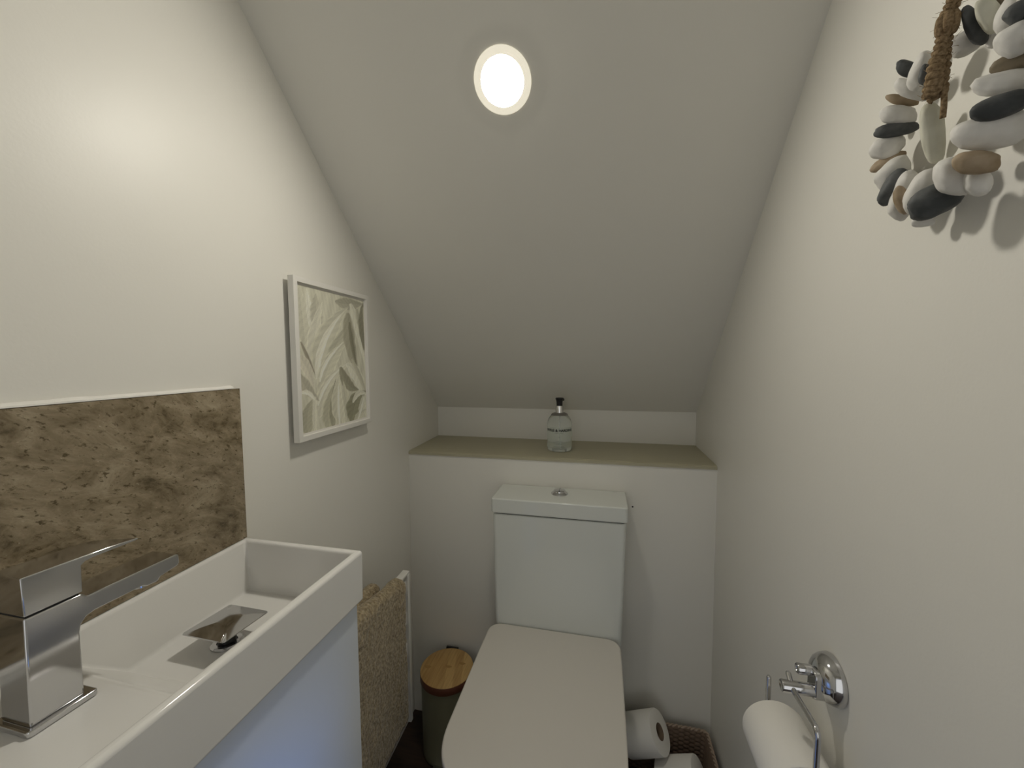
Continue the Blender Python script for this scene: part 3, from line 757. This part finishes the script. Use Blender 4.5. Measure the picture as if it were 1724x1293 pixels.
bm.faces.new(rows[0][::-1])
def solid(t):
    def f(o):
        s_ = o.modifiers.new('thick', 'SOLIDIFY'); s_.thickness = t; s_.offset = -1
    return f
link('woven_body', bm, WICK, bk, mods=[solid(0.004)], angle=180)
bm = bmesh.new()
for ph in (0, math.pi):
    pts = []
    for i in range(300):
        p, t = at_(cum[-1]*i/300); nn = Vector((t.y, -t.x, 0)); a = i*2*math.pi*40/300+ph
        pts.append(Vector((p.x, p.y, kh)) + nn*0.0026*math.cos(a) + Vector((0, 0, 0.0022*math.sin(a))))
    tube(bm, pts+[pts[0]], 0.0024, 8)
link('rim', bm, WICKR, bk, angle=180)

def roll(name, label, R_, r_, Lg, loc, axis, cat='toilet roll', group=None):
    o = thing(name, label, cat, loc, group=group)
    q = Vector(axis).normalized().to_track_quat('Z', 'Y'); o.rotation_mode = 'QUATERNION'; o.rotation_quaternion = q
    h = Lg/2; bm = bmesh.new()
    lathe(bm, [(r_, -h), (R_-0.003, -h), (R_-0.0008, -h+0.001), (R_, -h+0.003), (R_+0.0003, 0), (R_, h-0.003), (R_-0.0008, h-0.001), (R_-0.003, h), (r_, h), (r_, -h)], 64, caps=False)
    link('paper', bm, PAPER, o)
    bm = bmesh.new(); lathe(bm, [(r_-0.0003, -h+0.0003), (r_-0.0003, h-0.0003), (r_-0.0013, h-0.0003), (r_-0.0013, -h+0.0003), (r_-0.0003, -h+0.0003)], 40, caps=False)
    link('cardboard_core', bm, CARD, o)
    return o
roll('toilet_roll', 'white toilet roll leaning highest in the basket against the toilet', 0.050, 0.019, 0.098, (0.116, 1.058, 0.160), (0.82, -0.25, 0.52), group=None)
roll('toilet_roll', 'white toilet roll lying lower in the basket toward the right wall', 0.049, 0.019, 0.098, (0.204, 1.012, 0.098), (0.86, -0.22, 0.46))

# ------------------------------------------------------------------ paper holder on the right wall
HO = Vector((XR, 0.583, 0.742))
ho = thing('paper_holder', 'chrome wall mounted toilet paper holder with bent wire arm', 'toilet roll holder', HO)
def hl(name, bm, mods=(), m=CHROME):
    for vtx in bm.verts: vtx.co -= HO
    return link(name, bm, m, ho, mods=mods, angle=50)
bm = bmesh.new()
lathe(bm, [(0.0310, -0.0006), (0.0318, -0.0030), (0.0312, -0.0060), (0.0295, -0.0120), (0.0262, -0.0175), (0.0208, -0.0220), (0.0130, -0.0250), (0.003, -0.0260)], 56, axis='x', c=HO); hl('rose', bm)
bm = bmesh.new()
prism(bm, rrect(0.5660, 0.5880, 0.718, 0.7560, 0.008, 5), XR-0.030, XR-0.014, xf=lambda a, b, h: (h, a, b)); hl('mounting_block', bm, [bevel(0.0015, 3)])
bm = bmesh.new(); lathe(bm, [(0.0068, -0.028), (0.0068, -0.0445), (0.0060, -0.0455), (0.0045, -0.0455), (0.0040, -0.0445), (0.001, -0.0445)], 32, axis='x', c=(XR, 0.582, 0.7505)); hl('screw_cap', bm)
bm = bmesh.new(); lathe(bm, [(0.0078, -0.018), (0.0078, -0.0655), (0.0070, -0.0665), (0.0052, -0.0665), (0.0046, -0.0658), (0.001, -0.0658)], 36, axis='x', c=(XR, 0.574, 0.7290)); hl('post', bm)
def rounded(pts, r, n=6):
    P = [Vector(p) for p in pts]; out = [P[0]]
    for a, b, c in zip(P, P[1:], P[2:]):
        u, w_ = (a-b).normalized(), (c-b).normalized(); s_, e_ = b+u*r, b+w_*r
        for k in range(n+1):
            t = k/n; out.append((1-t)**2*s_+2*t*(1-t)*b+t*t*e_)
    return out+[P[-1]]
AX = 0.2500
bm = bmesh.new()
tube(bm, rounded([(AX, 0.5835, 0.7400), (AX, 0.5700, 0.7290), (AX+0.001, 0.5080, 0.7295), (AX+0.001, 0.5100, 0.6400), (AX, 0.6430, 0.6400), (AX, 0.6435, 0.6850)], 0.009), 0.0034, 14, capround=True)
hl('wire_arm', bm)
roll('toilet_roll', 'white toilet roll hanging on the chrome wall holder', 0.0420, 0.0185, 0.100, (AX, 0.5735, 0.6400-0.0148), (0, 1, 0))

# ------------------------------------------------------------------ small wall fixing
wp = thing('wall_plug', 'tiny white wall plug with dark hole right of the cistern lid', 'wall plug', (0.0866, 1.15, 0.748))
bm = bmesh.new(); lathe(bm, [(0.0042, -0.0004), (0.0042, -0.0014), (0.0025, -0.0014), (0.0025, -0.0006)], 20, axis='y', caps=False); link('collar', bm, WHITEPL, wp)
bm = bmesh.new(); lathe(bm, [(0.0026, -0.0004), (0.0026, -0.0009)], 20, axis='y'); link('hole', bm, BLACK, wp)

# ------------------------------------------------------------------ pebble wreath
PB = [
((0.2848, 0.477, 1.4472),(0.0083, -0.0018, -0.0054),(0.0004, 0.0029, -0.0053),'dark'),
((0.2762, 0.4453, 1.425),(0.0019, -0.0069, 0.01),(0.0067, -0.0008, -0.0058),'white'),
((0.2682, 0.4267, 1.4105),(-0.0005, -0.0032, 0.0063),(0.0042, -0.001, -0.0028),'dark'),
((0.2824, 0.4646, 1.4201),(0.0122, -0.0026, -0.009),(-0.0002, 0.0032, -0.0058),'white'),
((0.2836, 0.48, 1.4198),(0.0107, -0.0034, -0.0056),(0.0006, 0.0016, -0.0038),'tan'),
((0.2811, 0.4792, 1.4058),(0.012, -0.0051, -0.004),(0.0022, 0.0026, -0.0079),'white'),
((0.2799, 0.4815, 1.3933),(0.0135, -0.0069, -0.0019),(0.0021, 0.0014, -0.0057),'dark'),
((0.2811, 0.493, 1.3827),(0.0104, -0.0068, 0.002),(0.0046, 0.0014, -0.0094),'white'),
((0.2836, 0.4961, 1.369),(0.0103, -0.0075, 0.0041),(0.0027, 0.0005, -0.0051),'tan'),
((0.2811, 0.4834, 1.3516),(0.0087, -0.0081, 0.0081),(0.0069, -0.0001, -0.0103),'white'),
((0.2762, 0.4716, 1.3349),(0.0053, -0.0077, 0.0131),(0.006, -0.0012, -0.0065),'dark'),
((0.2811, 0.4667, 1.3236),(0.0026, -0.0076, 0.0183),(0.0079, -0.0026, -0.0065),'white'),
((0.2712, 0.4513, 1.3143),(0.0053, 0.0008, -0.0124),(-0.0042, 0.003, -0.0014),'tan'),
((0.2787, 0.4365, 1.3142),(0.0048, -0.0079, 0.0144),(0.0093, -0.0025, -0.0104),'white'),
((0.2701, 0.4115, 1.3),(0.011, -0.0091, 0.006),(0.0052, 0.0001, -0.011),'dark'),
((0.2861, 0.4474, 1.294),(0.0062, -0.004, 0.0),(0.0014, 0.0006, -0.0053),'white'),
((0.2676, 0.3902, 1.3103),(0.0103, -0.0045, -0.0071),(0.0004, 0.0039, -0.0117),'white'),
((0.2751, 0.3793, 1.3003),(0.0066, -0.004, -0.0023),(0.0019, 0.0018, -0.0092),'white'),
((0.2627, 0.3636, 1.3092),(0.0095, -0.0056, -0.0031),(0.0019, 0.0016, -0.0079),'tan'),
((0.2701, 0.3665, 1.3309),(0.0148, -0.0106, -0.0007),(0.0043, 0.0017, -0.0111),'white'),
((0.2664, 0.3522, 1.3418),(0.0115, -0.0087, -0.0001),(0.003, 0.001, -0.0067),'dark'),
((0.2726, 0.3578, 1.3588),(0.0141, -0.0089, -0.0035),(0.0027, 0.0015, -0.0068),'white'),
((0.2764, 0.359, 1.3724),(0.0091, -0.0061, -0.0015),(0.0024, 0.0011, -0.0053),'brown'),
((0.2702, 0.3489, 1.3819),(0.0067, -0.0066, 0.0023),(0.0052, 0.001, -0.0082),'white'),
((0.2763, 0.3633, 1.4079),(0.0016, -0.0068, 0.0085),(0.0058, -0.0006, -0.0059),'white'),
((0.2677, 0.347, 1.3967),(0.0044, -0.0042, 0.0012),(0.0037, 0.0008, -0.0055),'dark'),
((0.2726, 0.376, 1.418),(0.0061, 0.0026, -0.0106),(-0.0046, 0.0031, 0.0004),'pale'),
((0.2788, 0.4021, 1.418),(0.0062, -0.0058, 0.0024),(0.005, 0.001, -0.0073),'white'),
((0.2726, 0.3883, 1.4205),(0.0078, 0.0025, -0.0123),(-0.0038, 0.003, -0.0004),'dark'),
((0.2788, 0.3806, 1.4296),(0.0008, -0.004, 0.005),(0.0041, -0.0003, -0.0039),'brown'),
((0.2862, 0.3896, 1.4111),(-0.0004, -0.0033, 0.0058),(0.0031, -0.0007, -0.0025),'white'),
((0.2762, 0.4275, 1.3615),(0.0062, 0.0055, -0.0213),(-0.0067, 0.0035, 0.002),'pale'),
((0.2751, 0.3476, 1.4132),(0.0027, -0.0061, 0.0057),(0.0052, 0.0, -0.0059),'white'),
((0.2727, 0.3334, 1.3919),(0.0043, -0.0062, 0.0041),(0.0045, 0.0004, -0.0061),'dark'),
((0.2727, 0.3309, 1.3731),(0.0065, -0.0059, 0.0009),(0.0037, 0.0009, -0.0065),'white'),
((0.2727, 0.3304, 1.3511),(0.008, -0.0056, -0.0018),(0.0023, 0.0011, -0.0055),'white'),
((0.2702, 0.3241, 1.3353),(0.0069, -0.0053, -0.0009),(0.0025, 0.001, -0.0061),'dark'),
]
WO = Vector((XR, 0.40, 1.36))
wr = thing('pebble_wreath', 'wreath of white, tan and slate pebbles hung by brown jute', 'wall decoration', WO)
extra = []
for (c, A_, B_, k) in PB:
    if XR-c[0] > 0.024 and Vector(A_).length > 0.009 and c[2] < 1.43:
        o_x = XR-c[0]
        for q_ in ((0.42, 0.95),):
            d_ = (Vector(c)-Vector((0, 0, ZC))).normalized(); tt = (XR-o_x*q_[0]-c[0])/d_.x
            extra.append((tuple(Vector(c)+d_*tt*0.9), tuple(Vector(A_)*q_[1]*0.84), tuple(Vector(B_)*q_[1]*0.80), 'white' if k == 'dark' else k))
for i, (c, A_, B_, k) in enumerate(PB+extra):
    A_, B_ = Vector(A_)*1.04, Vector(B_)*1.05; c = Vector(c)
    Cx = A_.cross(B_).normalized()*(B_.length*0.92 if A_.length < 0.016 else B_.length*0.85)
    bm = bmesh.new(); bmesh.ops.create_icosphere(bm, subdivisions=4, radius=1)
    rs = random.Random(i*7+1); seed = Vector((rs.random()*50, rs.random()*50, rs.random()*50))
    ex = 0.86
    for vtx in bm.verts:
        p = vtx.co.copy()
        p = Vector([math.copysign(abs(t)**ex, t) for t in p])
        p *= 1 + 0.16*noise.noise(vtx.co*0.9+seed) + 0.05*noise.noise(vtx.co*2.6+seed)
        vtx.co = c - WO + A_*p.x*(1+0.10*p.y*(rs.random()-0.5)) + B_*p.y + Cx*p.z
    link('pebble', bm, PEB[k], wr, angle=180)
TW = [(0.2629, 0.392, 1.5), (0.2629, 0.392, 1.47), (0.2629, 0.392, 1.4538), (0.2629, 0.3927, 1.4441), (0.2612, 0.3952, 1.4377), (0.2586, 0.392, 1.4267), (0.2586, 0.3939, 1.4192), (0.2586, 0.3956, 1.4114), (0.2586, 0.3975, 1.4036), (0.2586, 0.3986, 1.3937), (0.2595, 0.4013, 1.386), (0.2612, 0.4054, 1.3805)]
path = smooth_path(TW, 14)
bm = bmesh.new()
def rad_at(z):
    ks = [(1.36, 0.0042), (1.372, 0.0050), (1.385, 0.0052), (1.398, 0.0050), (1.412, 0.0040), (1.4215, 0.0038), (1.426, 0.0040), (1.438, 0.0036), (1.50, 0.0032)]
    for (a, r), (b, s_) in zip(ks, ks[1:]):
        if a <= z <= b: return r+(s_-r)*(z-a)/(b-a)
    return 0.004
for sidx in range(3):
    pts, R_ = [], []
    for i, p in enumerate(path):
        a = i*0.27 + sidx*2*math.pi/3; rr = rad_at(p.z)
        wob = 1 + 0.25*noise.noise((i*0.31, sidx*9.1, 0))
        d1 = Vector((0.45, -0.85, 0)).normalized(); d2 = Vector((0.85, 0.45, 0)).normalized()
        pts.append(p - WO + d2*rr*0.85*math.cos(a)*wob + d1*rr*0.62*math.sin(2*a)); R_.append(rr*0.62*(1+0.10*math.sin(i*0.9+sidx)))
    tube(bm, pts, R_, 10)
link('jute_cord', bm, JUTE, wr, angle=180)
# knot
bm = bmesh.new()
kc = Vector((0.2586, 0.392, 1.4267))-WO
for ph in range(3):
    pts = []
    for i in range(40):
        a = 2*math.pi*i/39; tl_ = ph*1.05
        v0 = Vector((math.cos(a)*0.0046, 0, math.sin(a)*0.0062))
        pts.append(kc + Matrix.Rotation(tl_, 3, 'Z') @ v0 + Vector((0, 0, 0.001*math.sin(3*a))))
    tube(bm, pts, 0.0031, 10)
bmesh.ops.create_icosphere(bm, subdivisions=2, radius=0.0055, matrix=Matrix.Translation(kc))
link('knot', bm, JUTE, wr, angle=180)
# loose tail and fibres
bm = bmesh.new(); tube(bm, smooth_path([Vector(p)-WO for p in ((0.2612, 0.4054, 1.3805), (0.2629, 0.3994, 1.3859), (0.2646, 0.3998, 1.3735), (0.2671, 0.4038, 1.3622))], 6), [0.0028]*10+[0.0020]*9, 10)
link('cord_tail', bm, JUTE, wr, angle=180)
bm = bmesh.new(); rs = random.Random(4)
for i in range(170):
    p = rs.choice(path[16:])-WO; th = rs.uniform(0, 2*math.pi); d = Vector((math.cos(th), math.sin(th), rs.uniform(-0.8, 0.8))).normalized()
    q = p + d*0.004; l = rs.uniform(0.002, 0.007)
    tube(bm, [q, q+d*l*0.5+Vector((0, 0, rs.uniform(-1, 1)*l*0.3)), q+d*l+Vector((0, 0, rs.uniform(-1, 1)*l*0.6))], 0.00013, 4)
o = link('loose_fibres', bm, JUTE, wr, angle=180); o['kind'] = 'stuff'
